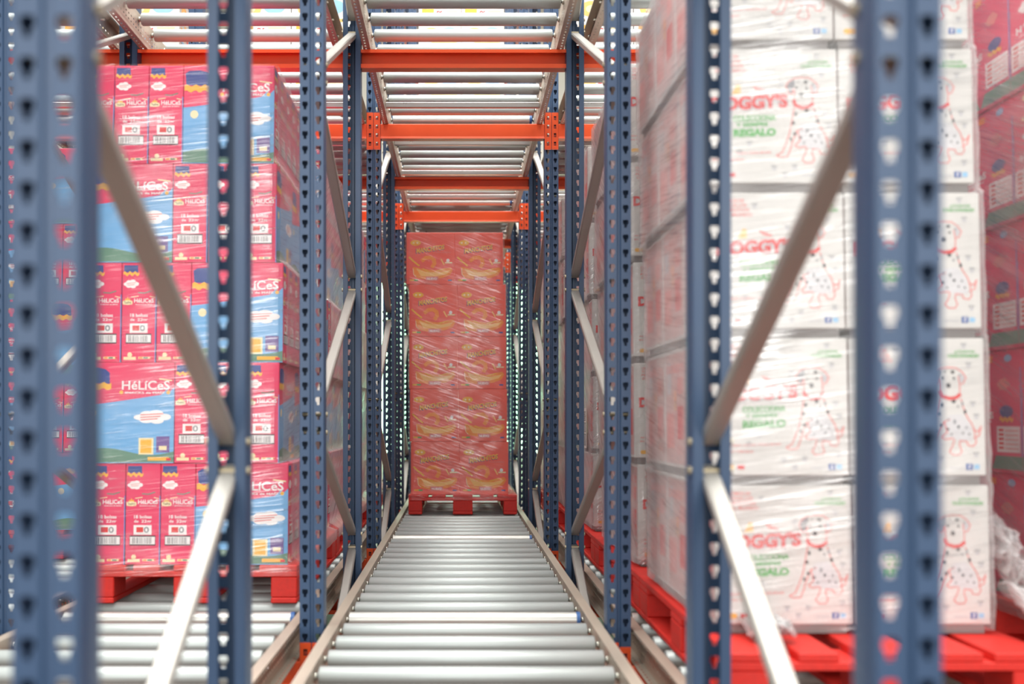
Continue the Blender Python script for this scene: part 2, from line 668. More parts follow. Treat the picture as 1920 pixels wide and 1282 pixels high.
def rail_mesh(L, sg):
    """channel: web next to the rollers, flanges pointing outwards, along +Y"""
    mb = MB()
    Y = (0, 1, 0)
    x = sg * 0.434
    mb.strip((x, 0, -0.085), Y, (0, 0, 1), L, 0, 0.022, RAILM)
    mb.perf((x, 0, -0.063), Y, (0, 0, 1), L, 0, 0.025, 0.0333, SQ, RAILM, voff=0.012)
    mb.perf((x, 0, -0.038), Y, (0, 0, 1), L, 0, 0.025, 0.0333, SQ, RAILM, voff=0.012)
    mb.strip((x, 0, -0.013), Y, (0, 0, 1), L, 0, 0.043, RAILM)
    mb.strip((x, 0, 0.030), Y, (sg, 0, 0), L, 0, 0.034, RAILM)
    mb.strip((x + sg * 0.034, 0, 0.030), Y, (0, 0, -1), L, 0, 0.008, RAILM)
    mb.perf((x, 0, -0.085), Y, (sg, 0, 0), L, 0, 0.034, 0.0333, SQ, RAILM, voff=0.02)
    return solid(mb.mesh('side_rail'), 0.002)


TIEM = MB()
TIEM.cbox((-0.43, -0.014, -0.075), (0.43, 0.014, -0.045), TIE, 0.003)
TIEM = TIEM.mesh('cross_tie')
rails = {}


def conveyor(k, level, y0, y1, first):
    L = y1 - y0
    t = thing('roller_lane', 'galvanised roller track of the %s on the %s deck' % (LANES[k], 'lower' if level == 1 else 'upper'), 'roller conveyor',
              group='roller tracks')
    t.matrix_world = lane_matrix(k, level) @ Matrix.Translation((0, y0, 0))
    for sg in (-1, 1):
        key = (round(L, 2), sg)
        if key not in rails:
            rails[key] = rail_mesh(L, sg)
        obj('side_rail', rails[key], t)
    p = PITCH[level]
    n0 = math.ceil((y0 + 0.04 - first) / p)
    n = n0
    while first + n * p < y1 - 0.04:
        y = first + n * p - y0
        if n % 12 == (4 if level == 1 else 8):
            r = obj('brake_roller', BRK, t, (0, y, 0))
            r['label'] = 'brighter brake roller with a blue end ring'
            obj('blue_end_ring', BRKCAP, r)
            obj('axle', AXM, r)
        else:
            r = obj('roller', ROL, t, (0, y, 0))
            obj('axle', AXM, r)
        if n % 4 == 1:
            obj('cross_tie', TIEM, t, (0, y + p * 0.5, 0))
        n += 1
    return t


conveyor(0, 1, 2.0, 9.0, 2.84)
conveyor(-1, 1, 2.2, 8.0, 2.84)
conveyor(1, 1, 2.3, 8.6, 2.90)
conveyor(-2, 1, 2.6, 7.0, 2.84)
conveyor(2, 1, 2.0, 4.75, 2.84)
for k in (-2, -1, 0, 1):
    conveyor(k, 2, 3.3, 12.25 if k in (0, -1) else 11.0, 4.52)

# ------------------------------------------------------------------ pallets
PW, PD, PHT = 0.8, 1.2, 0.144
PM = {}


def pbox(name, a, b, e=0.003):
    if name not in PM:
        m = MB()
        m.cbox(a, b, REDWOOD, e)
        PM[name] = m.mesh(name.split('-')[0])
    return PM[name]


def pallet(k, level, y, label, group, mtx=None, dx=0.0):
    t = thing('pallet', label, 'pallet', group=group)
    t.matrix_world = (mtx or lane_matrix(k, level)) @ Matrix.Translation((dx, y, RR + 0.0015 if mtx is None else 0))
    for i, (x, wd_) in enumerate(((-0.3275, 0.145), (-0.1875 + 0.01, 0.1), (0, 0.145), (0.1775, 0.1), (0.3275, 0.145))):
        obj('deck_board', pbox('deck_board-%g' % wd_, (-wd_ / 2, 0, 0.122), (wd_ / 2, PD, 0.144)), t, (x, 0, 0))
    for yy in (0, 0.5275, 1.055):
        obj('bearer_board', pbox('bearer_board', (-0.4, 0, 0.1), (0.4, 0.145, 0.1215)), t, (0, yy, 0))
        for x, wd_ in ((-0.35, 0.1), (0, 0.145), (0.35, 0.1)):
            obj('block', pbox('block-%g' % wd_, (-wd_ / 2, 0.001, 0.0225), (wd_ / 2, 0.144, 0.0995), 0.004), t, (x, yy, 0))
    for x, wd_ in ((-0.35, 0.1), (0, 0.145), (0.35, 0.1)):
        obj('bottom_board', pbox('bottom_board-%g' % wd_, (-wd_ / 2, 0, 0), (wd_ / 2, PD, 0.022), 0.004), t, (x, 0, 0))
    return t


# ------------------------------------------------------------------ printed cartons
TXT = {}


def text_geo(body, off):
    key = (body, off)
    if key not in TXT:
        c = bpy.data.curves.new('t', 'FONT')
        c.body = body
        c.size = 1
        c.offset = off
        c.resolution_u = 3
        o = bpy.data.objects.new('t', c)
        COL.objects.link(o)
        me = bpy.data.meshes.new_from_object(o.evaluated_get(bpy.context.evaluated_depsgraph_get()))
        vs = [v.co.copy() for v in me.vertices]
        fs = [tuple(p.vertices) for p in me.polygons]
        xs = [v.x for v in vs]
        ys = [v.y for v in vs]
        x0, x1, y0, y1 = min(xs), max(xs), min(ys), max(ys)
        TXT[key] = ([((v.x - x0) / (x1 - x0), (v.y - y0) / (y1 - y0)) for v in vs], fs)
        bpy.data.objects.remove(o)
        bpy.data.curves.remove(c)
        bpy.data.meshes.remove(me)
    return TXT[key]


class Face:
    """printing surface on one side of a carton; u, v run 0..1 over the face"""

    def __init__(self, mb, org, ud, vd, nd, W, H):
        self.mb, self.o, self.u, self.v, self.n, self.W, self.H = mb, Vector(org), Vector(ud), Vector(vd), Vector(nd), W, H

    def P(self, u, v, z):
        return self.o + self.u * (u * self.W) + self.v * (v * self.H) + self.n * (0.0003 + 0.00012 * z)

    def poly(self, pts, m, z=1):
        self.mb.add([self.P(u, v, z) for u, v in pts], [tuple(range(len(pts)))], m)

    def rect(self, u0, v0, u1, v1, m, z=1):
        self.poly([(u0, v0), (u1, v0), (u1, v1), (u0, v1)], m, z)

    def ell(self, u, v, ru, rv, m, z=1, n=14):
        self.poly([(u + ru * math.cos(2 * math.pi * i / n), v + rv * math.sin(2 * math.pi * i / n)) for i in range(n)], m, z)

    def cloud(self, u, v, ru, rv, m, z=1):
        for k, (a, b, r, q) in enumerate(((-0.62, 0.0, 0.4, 0.45), (-0.3, 0.4, 0.38, 0.55), (0.2, 0.5, 0.42, 0.6), (0.66, 0.05, 0.36, 0.5), (-0.3, -0.4, 0.4, 0.5), (0.25, -0.5, 0.38, 0.5), (0, 0, 0.6, 0.6))):
            self.ell(u + a * ru, v + b * rv, r * ru, q * rv, m, z + 0.02 * k)

    def text(self, body, u0, v0, u1, v1, m, z=2, off=0.02, skew=0.0):
        vs, fs = text_geo(body, off)
        self.mb.add([self.P(u0 + a * (u1 - u0), v0 + b * (v1 - v0) + skew * a, z) for a, b in vs], fs, m)

    def line(self, pts, wd_, m, z=2):
        """stroke of width wd_ metres through (u,v) points"""
        Q = [(u * self.W, v * self.H) for u, v in pts]
        for i in range(len(Q) - 1):
            (x0, y0), (x1, y1) = Q[i], Q[i + 1]
            dx, dy = x1 - x0, y1 - y0
            L = math.hypot(dx, dy) or 1e-6
            nx, ny = -dy / L * wd_ / 2, dx / L * wd_ / 2
            ex, ey = dx / L * wd_ * 0.3, dy / L * wd_ * 0.3
            self.poly([((x0 - ex + nx) / self.W, (y0 - ey + ny) / self.H), ((x0 - ex - nx) / self.W, (y0 - ey - ny) / self.H),
                       ((x1 + ex - nx) / self.W, (y1 + ey - ny) / self.H), ((x1 + ex + nx) / self.W, (y1 + ey + ny) / self.H)], m, z + 0.05 * (i % 2))

    def barcode(self, u0, v0, u1, v1, z=2):
        self.rect(u0 - 0.012, v0 - 0.012, u1 + 0.012, v1 + 0.012, BLACK, z)
        self.rect(u0, v0, u1, v1, WHITE, z + 1)
        rng = random.Random(3)
        u = u0 + (u1 - u0) * 0.08
        while u < u1 - (u1 - u0) * 0.1:
            wd_ = (u1 - u0) * rng.choice((0.012, 0.02, 0.03))
            self.rect(u, v0 + 0.006, u + wd_, v1 - 0.006, GREY if rng.random() < 0.5 else BLACK, z + 2)
            u += wd_ + (u1 - u0) * rng.choice((0.015, 0.03, 0.04))


def faces_of(mb, W, D, H):
    """W along x, D along y; origin at the middle of the bottom"""
    return dict(front=Face(mb, (-W / 2, -D / 2, 0), (1, 0, 0), (0, 0, 1), (0, -1, 0), W, H),
                back=Face(mb, (W / 2, D / 2, 0), (-1, 0, 0), (0, 0, 1), (0, 1, 0), W, H),
                right=Face(mb, (W / 2, -D / 2, 0), (0, 1, 0), (0, 0, 1), (1, 0, 0), D, H),
                left=Face(mb, (-W / 2, D / 2, 0), (0, -1, 0), (0, 0, 1), (-1, 0, 0), D, H))


def wavy(F, u0, v0, u1, v1, m, z):
    n = 12
    top = [(u0 + (u1 - u0) * i / n, v1 + 0.012 * math.sin(i * 1.6)) for i in range(n + 1)]
    bot = [(u0 + (u1 - u0) * i / n, v0 + 0.012 * math.sin(i * 1.6 + 0.4)) for i in range(n + 1)]
    for i in range(n):
        F.poly([bot[i], bot[i + 1], top[i + 1], top[i]], m, z)


def brand(F, u, v, k, z=2):
    """cream pill with a small yellow crown"""
    F.poly([(u - 0.6 * k, v + 0.018), (u - 0.35 * k, v + 0.045), (u - 0.2 * k, v + 0.03), (u, v + 0.06), (u + 0.2 * k, v + 0.03), (u + 0.4 * k, v + 0.045), (u + 0.55 * k, v + 0.018)], YEL, z)
    F.ell(u, v, k, 0.024, CREAM, z + 1)
    F.rect(u - 0.9 * k, v - 0.02, u + 0.9 * k, v + 0.018, CREAM, z + 1.1)
    F.text('TosFrit', u - 0.7 * k, v - 0.012, u + 0.7 * k, v + 0.012, BLACK, z + 2, 0.01)


def helices_wide(F):
    # sky with curved top border
    n = 14
    top = []
    for i in range(n + 1):
        u = i / n
        top.append((u, 0.60 + 0.10 * u * u + 0.02 * math.sin(u * 3) - 0.03 * (1 - u)))
    for i in range(n):
        F.poly([(top[i][0], 0.0), (top[i + 1][0], 0.0), (top[i + 1][0], top[i + 1][1] + (0.05 if top[i + 1][0] > .9 else 0)), (top[i][0], top[i][1] + (0.05 if top[i][0] > .95 else 0))], SKY, 1)
    g = [(i / n, 0.115 + 0.035 * math.sin(i * 0.45)) for i in range(n + 1)]
    for i in range(n):
        F.poly([(g[i][0], 0.008), (g[i + 1][0], 0.008), g[i + 1], g[i]], GRASS, 2)
    F.poly([(0.03, 0.80), (0.30, 0.79), (0.295, 0.90), (0.25, 0.935), (0.18, 0.95), (0.06, 0.945), (0.02, 0.92)], NAVY, 2)
    wavy(F, 0.01, 0.735, 0.315, 0.795, YEL, 3)
    F.text('HéLíCeS', 0.43, 0.73, 0.95, 0.82, WHITE, 3, 0.018)
    F.text('SNACKS de MAÍZ', 0.46, 0.69, 0.90, 0.715, WHITE, 3, 0.03)
    F.ell(0.425, 0.703, 0.022, 0.019, YEL, 3)
    F.ell(0.935, 0.703, 0.022, 0.019, YEL, 3)
    F.line([(0.84, 0.838), (0.97, 0.822)], 0.005, CREAM, 3)
    F.cloud(0.765, 0.455, 0.2, 0.065, WHITE, 3)
    for i, y in enumerate((0.485, 0.46, 0.435)):
        F.line([(0.64, y - 0.006), (0.88 - 0.03 * i, y + 0.006)], 0.004, LRED, 5)
    F.ell(0.12, 0.50, 0.045, 0.042, CREAM, 2)
    F.rect(0.62, 0.085, 0.78, 0.25, CREAM, 3)
    F.rect(0.64, 0.10, 0.76, 0.235, YEL, 4)
    F.rect(0.81, 0.105, 0.955, 0.265, PURP, 3)
    F.rect(0.84, 0.13, 0.925, 0.17, CREAM, 4)
    F.rect(0.72, 0.025, 0.95, 0.06, YEL, 3)
    F.rect(0.92, 0.025, 0.97, 0.05, RED, 4)


def helices_narrow(F):
    F.rect(0.975, 0.0, 1.0, 0.68, BLINE, 1)
    F.poly([(0.05, 0.905), (0.47, 0.905), (0.46, 0.975), (0.06, 0.975)], NAVY, 2)
    wavy(F, 0.04, 0.875, 0.5, 0.905, YEL, 3)
    F.cloud(0.27, 0.785, 0.22, 0.042, WHITE, 3)
    F.line([(0.14, 0.79), (0.4, 0.80)], 0.002, LRED, 6)
    F.line([(0.16, 0.775), (0.36, 0.78)], 0.002, LRED, 6)
    F.line([(0.48, 0.70), (0.66, 0.695), (0.84, 0.715)], 0.004, GRASS, 3)
    brand(F, 0.17, 0.60, 0.15)
    F.text('HéLíCeS', 0.36, 0.598, 0.93, 0.642, WHITE, 3, 0.02)
    F.text('SNACKS de MAÍZ', 0.40, 0.575, 0.90, 0.588, WHITE, 3, 0.02)
    F.line([(0.28, 0.655), (0.48, 0.665)], 0.003, CREAM, 3)
    F.line([(0.82, 0.662), (0.96, 0.65)], 0.003, CREAM, 3)
    F.text('18 bolsas', 0.25, 0.455, 0.76, 0.49, WHITE, 3, 0.02)
    F.text('de', 0.25, 0.415, 0.38, 0.443, WHITE, 3, 0.02)
    F.text('22gr', 0.46, 0.405, 0.76, 0.443, WHITE, 3, 0.02)
    F.rect(0.24, 0.295, 0.76, 0.39, WHITE, 3)
    F.rect(0.32, 0.318, 0.52, 0.37, RED, 4)
    F.ell(0.61, 0.343, 0.075, 0.03, GREY, 4)
    F.ell(0.61, 0.343, 0.035, 0.018, WHITE, 5)
    F.barcode(0.14, 0.20, 0.86, 0.275)
    F.ell(0.25, 0.075, 0.07, 0.025, CREAM, 3)
    F.rect(0.07, 0.025, 0.43, 0.055, CREAM, 3)
    F.rect(0.50, 0.034, 0.90, 0.056, CREAM, 3)
    F.rect(0.52, 0.038, 0.62, 0.052, ORG, 4)
    F.rect(0.65, 0.038, 0.78, 0.052, GRASS, 4)
    F.rect(0.84, 0.036, 0.90, 0.054, RED, 4)


def helices_back(F):
    F.rect(0, 0, 1, 0.14, GRASS, 1)
    F.poly([(0.42, 0.14), (0.58, 0.14), (0.50, 0.02)], PINKD, 2)
    F.rect(0.0, 0.0, 1, 0.03, PINKD, 2)
    F.rect(0.985, 0.14, 1.0, 0.85, BLINE, 1)
    for u0 in (0.02, 0.60):
        F.rect(u0, 0.17, u0 + 0.37, 0.38, WHITE, 3)
        for i in range(5):
            F.rect(u0 + 0.03, 0.195 + 0.036 * i, u0 + 0.11, 0.215 + 0.036 * i, RED, 4)
            F.line([(u0 + 0.14, 0.2 + 0.036 * i), (u0 + 0.34, 0.2 + 0.036 * i)], 0.003, LRED, 4)
    F.text('HéLíCeS', 0.10, 0.44, 0.55, 0.50, WHITE, 3, 0.045)
    F.text('SNACKS de MAÍZ', 0.14, 0.41, 0.52, 0.43, WHITE, 3, 0.02)
    F.ell(0.76, 0.50, 0.11, 0.05, NAVY, 3)
    wavy(F, 0.65, 0.42, 0.87, 0.45, YEL, 4)
    F.cloud(0.26, 0.63, 0.12, 0.05, WHITE, 3)
    brand(F, 0.25, 0.77, 0.12)
    F.cloud(0.72, 0.72, 0.1, 0.05, LRED, 3)
    F.rect(0.45, 0.905, 0.55, 0.96, ORG, 3)
    F.ell(0.2, 0.93, 0.05, 0.03, CREAM, 3)
    F.ell(0.8, 0.93, 0.06, 0.03, LBLUE, 3)


def carton(W, D, H, body, draw, tray=None, top=None):
    mb = MB()
    z0 = 0.0
    if tray:
        mb.box((-W / 2 + 0.012, -D / 2 + 0.012, 0), (W / 2 - 0.012, D / 2 - 0.012, tray), CTRAY)
        z0 = tray
    mb.cbox((-W / 2, -D / 2, z0), (W / 2, D / 2, H), body, 0.0025)
    Fs = faces_of(mb, W, D, H)
    if tray:
        for q in Fs.values():
            q.o = q.o + Vector((0, 0, tray))
            q.H = H - tray
    draw(Fs)
    return mb.mesh('carton')


HN, HW, HH = 0.135, 0.357, 0.387


def d_hel(Fs):
    helices_wide(Fs['right'])
    helices_back(Fs['left'])
    helices_narrow(Fs['front'])
    helices_narrow(Fs['back'])


HEL = carton(HN - 0.002, HW - 0.002, HH, PINK, d_hel)

DOG = dict(
    red=[[(690, 290), (640, 320), (615, 365), (640, 425), (668, 432), (686, 380), (690, 430), (690, 490)],
         [(690, 290), (750, 280), (820, 285), (872, 320), (905, 370), (882, 420), (850, 430), (838, 360)],
         [(850, 430), (850, 500)],
         [(858, 560), (880, 640), (910, 720), (950, 780), (968, 830), (975, 890), (985, 940), (960, 975), (912, 968), (905, 935)],
         [(686, 560), (665, 680), (640, 800), (610, 880), (575, 960), (525, 985), (560, 1003), (620, 1000), (650, 930), (672, 850), (712, 760), (760, 740)],
         [(712, 760), (735, 850), (690, 895), (720, 915), (785, 905)],
         [(795, 915), (778, 975), (750, 1020), (780, 1052), (838, 1052), (858, 1020), (838, 965), (845, 925), (905, 935)],
         [(960, 825), (1000, 850), (1030, 800), (1012, 880), (965, 905)]],
    black=[(790, 322, 17, 14), (752, 440, 20, 22), (710, 375, 11, 12), (800, 378, 11, 12), (700, 612, 13, 18), (678, 692, 15, 15), (795, 580, 18, 16), (830, 625, 9, 12),
           (870, 600, 9, 22), (892, 672, 12, 20), (690, 790, 14, 14), (655, 840, 11, 16), (800, 760, 12, 22), (745, 740, 10, 10), (740, 825, 12, 12), (832, 805, 12, 14),
           (900, 810, 10, 12), (870, 860, 8, 8), (770, 870, 9, 7), (925, 870, 8, 9), (725, 320, 7, 7), (850, 350, 7, 12)],
    paw=[(890, 90), (930, 262), (960, 605), (990, 715), (980, 1052), (685, 1090), (505, 1098), (290, 140), (600, 1160), (575, 335), (290, 880), (200, 960)])


def dog_face(F):
    cu = lambda X, Y: ((X / 4.58 + 24) / 257, 1 - (Y / 4.58 - 5) / 264)
    F.poly([cu(*p) for p in ((745, 700), (860, 690), (940, 790), (960, 920), (850, 925), (730, 900), (720, 800))], PALE, 1)
    F.poly([cu(*p) for p in ((690, 292), (640, 322), (618, 365), (642, 420), (666, 428), (684, 372), (700, 330))], GREY, 1)
    F.poly([cu(*p) for p in ((850, 330), (880, 345), (895, 375), (876, 410), (856, 415), (842, 365))], LGREY, 1)
    for pl in DOG['red']:
        F.line([cu(*p) for p in pl], 0.0030, LRED, 3)
    F.line([cu(*p) for p in ((685, 495), (700, 535), (760, 556), (815, 548), (850, 520))], 0.009, RED, 4)
    for x, y, a, b in DOG['black']:
        u, v = cu(x, y)
        F.ell(u, v, a / 4.58 / 257, b / 4.58 / 264, BLACK if (x + y) % 3 else GREY, 4, 9)
    for x, y in DOG['paw']:
        u, v = cu(x, y)
        F.ell(u, v - 0.006, 0.016, 0.013, LGREY, 2, 9)
        for q in (-1, 0, 1):
            F.ell(u + q * 0.015, v + 0.014, 0.0065, 0.0065, GREY, 2, 7)
    F.text("DOGGY'S", 0.055, 0.52, 0.635, 0.63, LGREY, 1, 0.10, 0.03)
    F.text("DOGGY'S", 0.05, 0.53, 0.63, 0.64, RED, 3, 0.055, 0.03)
    F.poly([(0.21, 0.66), (0.25, 0.735), (0.275, 0.73), (0.28, 0.665)], LORG, 2)
    F.poly([(0.36, 0.73), (0.47, 0.69), (0.46, 0.675), (0.40, 0.685)], LRED, 2)
    F.text('CROMOS DE', 0.08, 0.93, 0.26, 0.955, LRED, 3, 0.02)
    F.text('TODOS LOS', 0.08, 0.895, 0.28, 0.92, LRED, 3, 0.02)
    F.text('PERRITOS', 0.08, 0.86, 0.30, 0.885, LRED, 3, 0.02)
    F.text('DEL MUNDO', 0.09, 0.825, 0.32, 0.85, LRED, 3, 0.02)
    F.text('¡¡TODOS', 0.78, 0.89, 0.93, 0.912, GREEN, 3, 0.04)
    F.text('COLECCIONABLES!!', 0.73, 0.86, 0.96, 0.885, GREEN, 3, 0.04)
    F.text('COLECCIONA', 0.22, 0.455, 0.54, 0.50, GREEN, 3, 0.04, 0.01)
    F.text('Y SIEMPRE', 0.24, 0.415, 0.48, 0.445, GREEN, 3, 0.04, 0.01)
    F.text('REGALO', 0.22, 0.34, 0.54, 0.40, GREEN, 3, 0.07, 0.01)
    F.text('AHORA CON FIGURAS', 0.06, 0.205, 0.50, 0.222, LRED, 3, 0.02, 0.015)
    F.text('EN TU TIENDA', 0.06, 0.165, 0.30, 0.182, LRED, 3, 0.02)
    F.rect(0.07, 0.04, 0.145, 0.08, LORG, 3)
    F.ell(0.11, 0.06, 0.05, 0.018, YEL, 4)
    F.rect(0.18, 0.045, 0.23, 0.075, RED, 3)
    F.rect(0.85, 0.04, 0.90, 0.085, FBLUE, 3)
    F.text('f', 0.868, 0.045, 0.885, 0.08, WHITE, 4, 0.03)
    F.rect(0.91, 0.045, 0.95, 0.08, LBLUE, 3)
    F.line([(0.73, 0.055), (0.83, 0.055)], 0.003, LGREY, 3)


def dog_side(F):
    F.rect(0.03, 0.03, 0.97, 0.97, ROSE, 1)  # pale rose panel over nearly the whole side
    F.rect(0.10, 0.16, 0.44, 0.46, LRED, 2)
    F.rect(0.60, 0.24, 0.88, 0.52, RED, 2)
    F.rect(0.62, 0.62, 0.86, 0.76, LRED, 2)
    F.rect(0.12, 0.62, 0.30, 0.90, LGREY, 2)
    F.text("DOGGY'S", 0.10, 0.80, 0.9, 0.88, LRED, 3, 0.05)
    F.ell(0.50, 0.60, 0.05, 0.06, ORG, 2)
    F.rect(0.47, 0.48, 0.53, 0.56, LORG, 2)
    for i in range(4):
        F.line([(0.60, 0.18 - 0.02 * i), (0.86, 0.18 - 0.02 * i)], 0.003, LRED, 2)


def d_dog(Fs):
    dog_face(Fs['front'])
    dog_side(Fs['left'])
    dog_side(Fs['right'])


DW, DD, DH = 0.3675, 0.306, 0.395
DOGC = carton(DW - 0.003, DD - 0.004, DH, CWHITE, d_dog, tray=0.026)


def man_face(F):
    F.ell(0.19, 0.80, 0.11, 0.055, YEL, 2)
    F.ell(0.145, 0.80, 0.02, 0.016, CREAM, 3)
    F.ell(0.225, 0.80, 0.02, 0.016, CREAM, 3)
    F.ell(0.19, 0.775, 0.03, 0.01, ORG, 3)
    F.text('MANCHITOS', 0.195, 0.585, 0.785, 0.685, NAVY, 2, 0.05, 0.08)
    F.text('MANCHITOS', 0.205, 0.595, 0.785, 0.692, YEL, 3, 0.04, 0.08)
    F.text('SABOR ORIGINAL', 0.60, 0.605, 0.93, 0.63, LRED, 3, 0.02)
    F.line([(0.06, 0.52), (0.14, 0.45), (0.26, 0.36)], 0.012, YEL, 3)
    F.line([(0.33, 0.46), (0.40, 0.51), (0.50, 0.52), (0.57, 0.47), (0.58, 0.40), (0.54, 0.34)], 0.028, ORG, 2)
    F.line([(0.72, 0.48), (0.78, 0.38)], 0.009, LORG, 3)
    F.poly([(0.13, 0.34), (0.32, 0.30), (0.60, 0.27), (0.92, 0.33), (0.96, 0.27), (0.90, 0.18), (0.74, 0.12), (0.42, 0.09), (0.22, 0.12), (0.15, 0.18)], ORG, 1)
    F.poly([(0.20, 0.31), (0.40, 0.24), (0.68, 0.23), (0.92, 0.28), (0.84, 0.20), (0.60, 0.15), (0.30, 0.16)], LORG, 2)
    F.line([(0.34, 0.30), (0.46, 0.24)], 0.008, YEL, 4)
    F.line([(0.62, 0.25), (0.80, 0.30)], 0.007, YEL, 4)
    F.line([(0.14, 0.30), (0.15, 0.19), (0.20, 0.14)], 0.004, CREAM, 3)
    F.ell(0.86, 0.46, 0.035, 0.035, WHITE, 3)
    F.rect(0.80, 0.405, 0.95, 0.43, CREAM, 3)
    F.rect(0.40, 0.07, 0.66, 0.15, LRED, 3)
    F.text('NUEVO', 0.43, 0.085, 0.63, 0.13, WHITE, 4, 0.03)
    F.rect(0.07, 0.065, 0.24, 0.095, YEL, 3)
    F.rect(0.16, 0.065, 0.24, 0.095, GREEN, 3.5)
    F.rect(0.86, 0.065, 0.94, 0.09, FBLUE, 3)


def d_man(Fs):
    man_face(Fs['front'])
    man_face(Fs['back'])


MANC = carton(0.36, 0.36, 0.388, CRED, d_man)


def d_up(Fs):
    for F in Fs.values():
        F.rect(0.08, 0.10, 0.36, 0.30, YEL, 2)
        F.rect(0.62, 0.08, 0.92, 0.26, CREAM, 2)
        F.text('4X', 0.40, 0.10, 0.56, 0.24, RED, 3, 0.05)
        F.ell(0.3, 0.62, 0.2, 0.16, LORG, 2)
        F.ell(0.3, 0.62, 0.1, 0.08, CREAM, 3)
        F.ell(0.72, 0.66, 0.18, 0.14, LBLUE, 2)
        F.rect(0.1, 0.86, 0.6, 0.92, FBLUE, 2)
        F.rect(0.3, 0.36, 0.9, 0.42, LORG, 2)
        F.rect(0, 0.0, 1, 0.05, LBLUE, 2)


UPC = carton(0.36, 0.36, 0.31, CWHITE, d_up)

# ------------------------------------------------------------------ stretch film


def film(k, level, rings, x_in, label, material, name='stretch_film', mtx=None, seed=0, group='stretch film wrapped around pallet loads'):
    """rings: list of (z, x0, x1, y0, y1) from bottom to top in lane coordinates"""
    n = 26
    pts, fs = [], []
    rows = []
    for i in range(len(rings) - 1):
        a, b = rings[i], rings[i + 1]
        steps = max(1, int((b[0] - a[0]) / 0.035))
        for q in range(steps):
            t = q / steps
            rows.append([a[c] + (b[c] - a[c]) * t for c in range(5)])
    rows.append(list(rings[-1]))
    for (z, x0, x1, y0, y1) in rows:
        ring = []
        for side in range(4):
            for i in range(n):
                t = i / n
                if side == 0:
                    p = (x0 + (x1 - x0) * t, y0, 0, -1)
                elif side == 1:
                    p = (x1, y0 + (y1 - y0) * t, 1, 0)
                elif side == 2:
                    p = (x1 - (x1 - x0) * t, y1, 0, 1)
                else:
                    p = (x0, y1 - (y1 - y0) * t, -1, 0)
                ring.append(p)
        for (x, y, nx, ny) in ring:
            q = Vector((x * 3 + seed * 7.1, y * 3, z * 9 - (x + y) * 4))
            d = 0.006 + 0.005 * noise.noise(q) + 0.003 * noise.noise(q * 3.1)
            d = max(d, 0.002)
            pts.append((x + nx * d, y + ny * d, z))
    m = 4 * n
    for r in range(len(rows) - 1):
        for i in range(m):
            j = (i + 1) % m
            fs.append((r * m + i, r * m + j, (r + 1) * m + j, (r + 1) * m + i))
    mb = MB()
    mb.add(pts, fs, material, True)
    o = obj(name, mb)
    o.matrix_world = mtx or lane_matrix(k, level)
    return tag(o, label, 'stretch film', group)


def put(me, M, x, y, z, rz, label, group, cat='carton'):
    o = bpy.data.objects.new('carton', me)
    COL.objects.link(o)
    o.matrix_world = M @ Matrix.Translation((x, y, z)) @ Matrix.Rotation(rz, 4, 'Z')
    return tag(o, label, cat, group)


LAY = ['bottom', 'second', 'middle', 'fourth', 'top']
ZT = RR + 0.0015 + PHT + 0.001   # top of a pallet above the roller centre line
jit = random.Random(11)

# ---- left lane: pink snack cartons on red pallets
EDGE = [-0.655, -0.692, -0.680, -0.708, -0.720]       # right-hand edge of each layer (world x)


def film_rings(lays, hem):
    out = []
    e = 0.003
    if hem:
        out += [(ZT - 0.04, *hem), (ZT + 0.004, *hem)]
    for i, (z0, z1, x0, x1, y0, y1) in enumerate(lays):
        a = (x0 - e, x1 + e, y0 - e, y1 + e)
        out += [(z0 + (0.03 if i == 0 and hem else 0.012), *a), (z1 - 0.014, *a)]
        if i < len(lays) - 1:
            q = lays[i + 1]
            u = (min(x0, q[2]) - e, max(x1, q[3]) + e, min(y0, q[4]) - e, max(y1, q[5]) + e)
            out += [(z1 - 0.004, *u), (z1 + 0.004, *u)]
        else:
            out += [(z1 + 0.004, *a)]
    return out


def pink_load(k, y, which, edges, front_row=True, side='right', idx=0):
    M = lane_matrix(k, 1)
    lx = lane_x(k)
    grp = 'pink snack cartons of the %s' % which
    pallet(k, 1, y, 'red wooden pallet under the pink cartons of the %s' % which, 'red pallets under the pink cartons')
    lays = []
    for l in range(5):
        ex = edges[l] - lx
        z = ZT + l * (HH + 0.0015)
        ww = (l % 2 == 0)        # wide carton at the right-hand end
        y0 = y + 0.015 + jit.uniform(-0.004, 0.004)
        x0 = ex - HW - 3 * HN
        lays.append((z, z + HH, x0, ex, y0, y + 1.125))
        nm = LAY[l]
        if ww:
            cols = [('n', x0 + HN * (i + 0.5)) for i in range(3)] + [('w', ex - HW / 2)]
        else:
            cols = [('w', x0 + HW / 2)] + [('n', x0 + HW + HN * (i + 0.5)) for i in range(3)]
        for ci, (t, x) in enumerate(cols):
            edge_col = (ci == 3 and side == 'right') or (ci == 0 and side == 'left')
            cnt = (8 if t == 'w' else 3) if edge_col else (1 if front_row else 0)
            step = HN if t == 'w' else HW
            for q in range(cnt):
                yy = y0 + step * (q + 0.5)
                if idx == 0 and q == 0:
                    lab = 'pink carton, %s forward, %s from left, %s layer, %s' % (
                        'broad blue side' if t == 'w' else 'barcode end', ORD[ci], nm, which)
                else:
                    lab = 'pink carton, %s along the lane side, %s layer, %s' % (ORD[q], nm, which)
                put(HEL, M, x + jit.uniform(-0.0003, 0.0003), yy, z, (-math.pi / 2 if t == 'w' else 0), lab, grp)
    return film_rings(lays, (-0.404, 0.404, y - 0.005, y + 1.204))


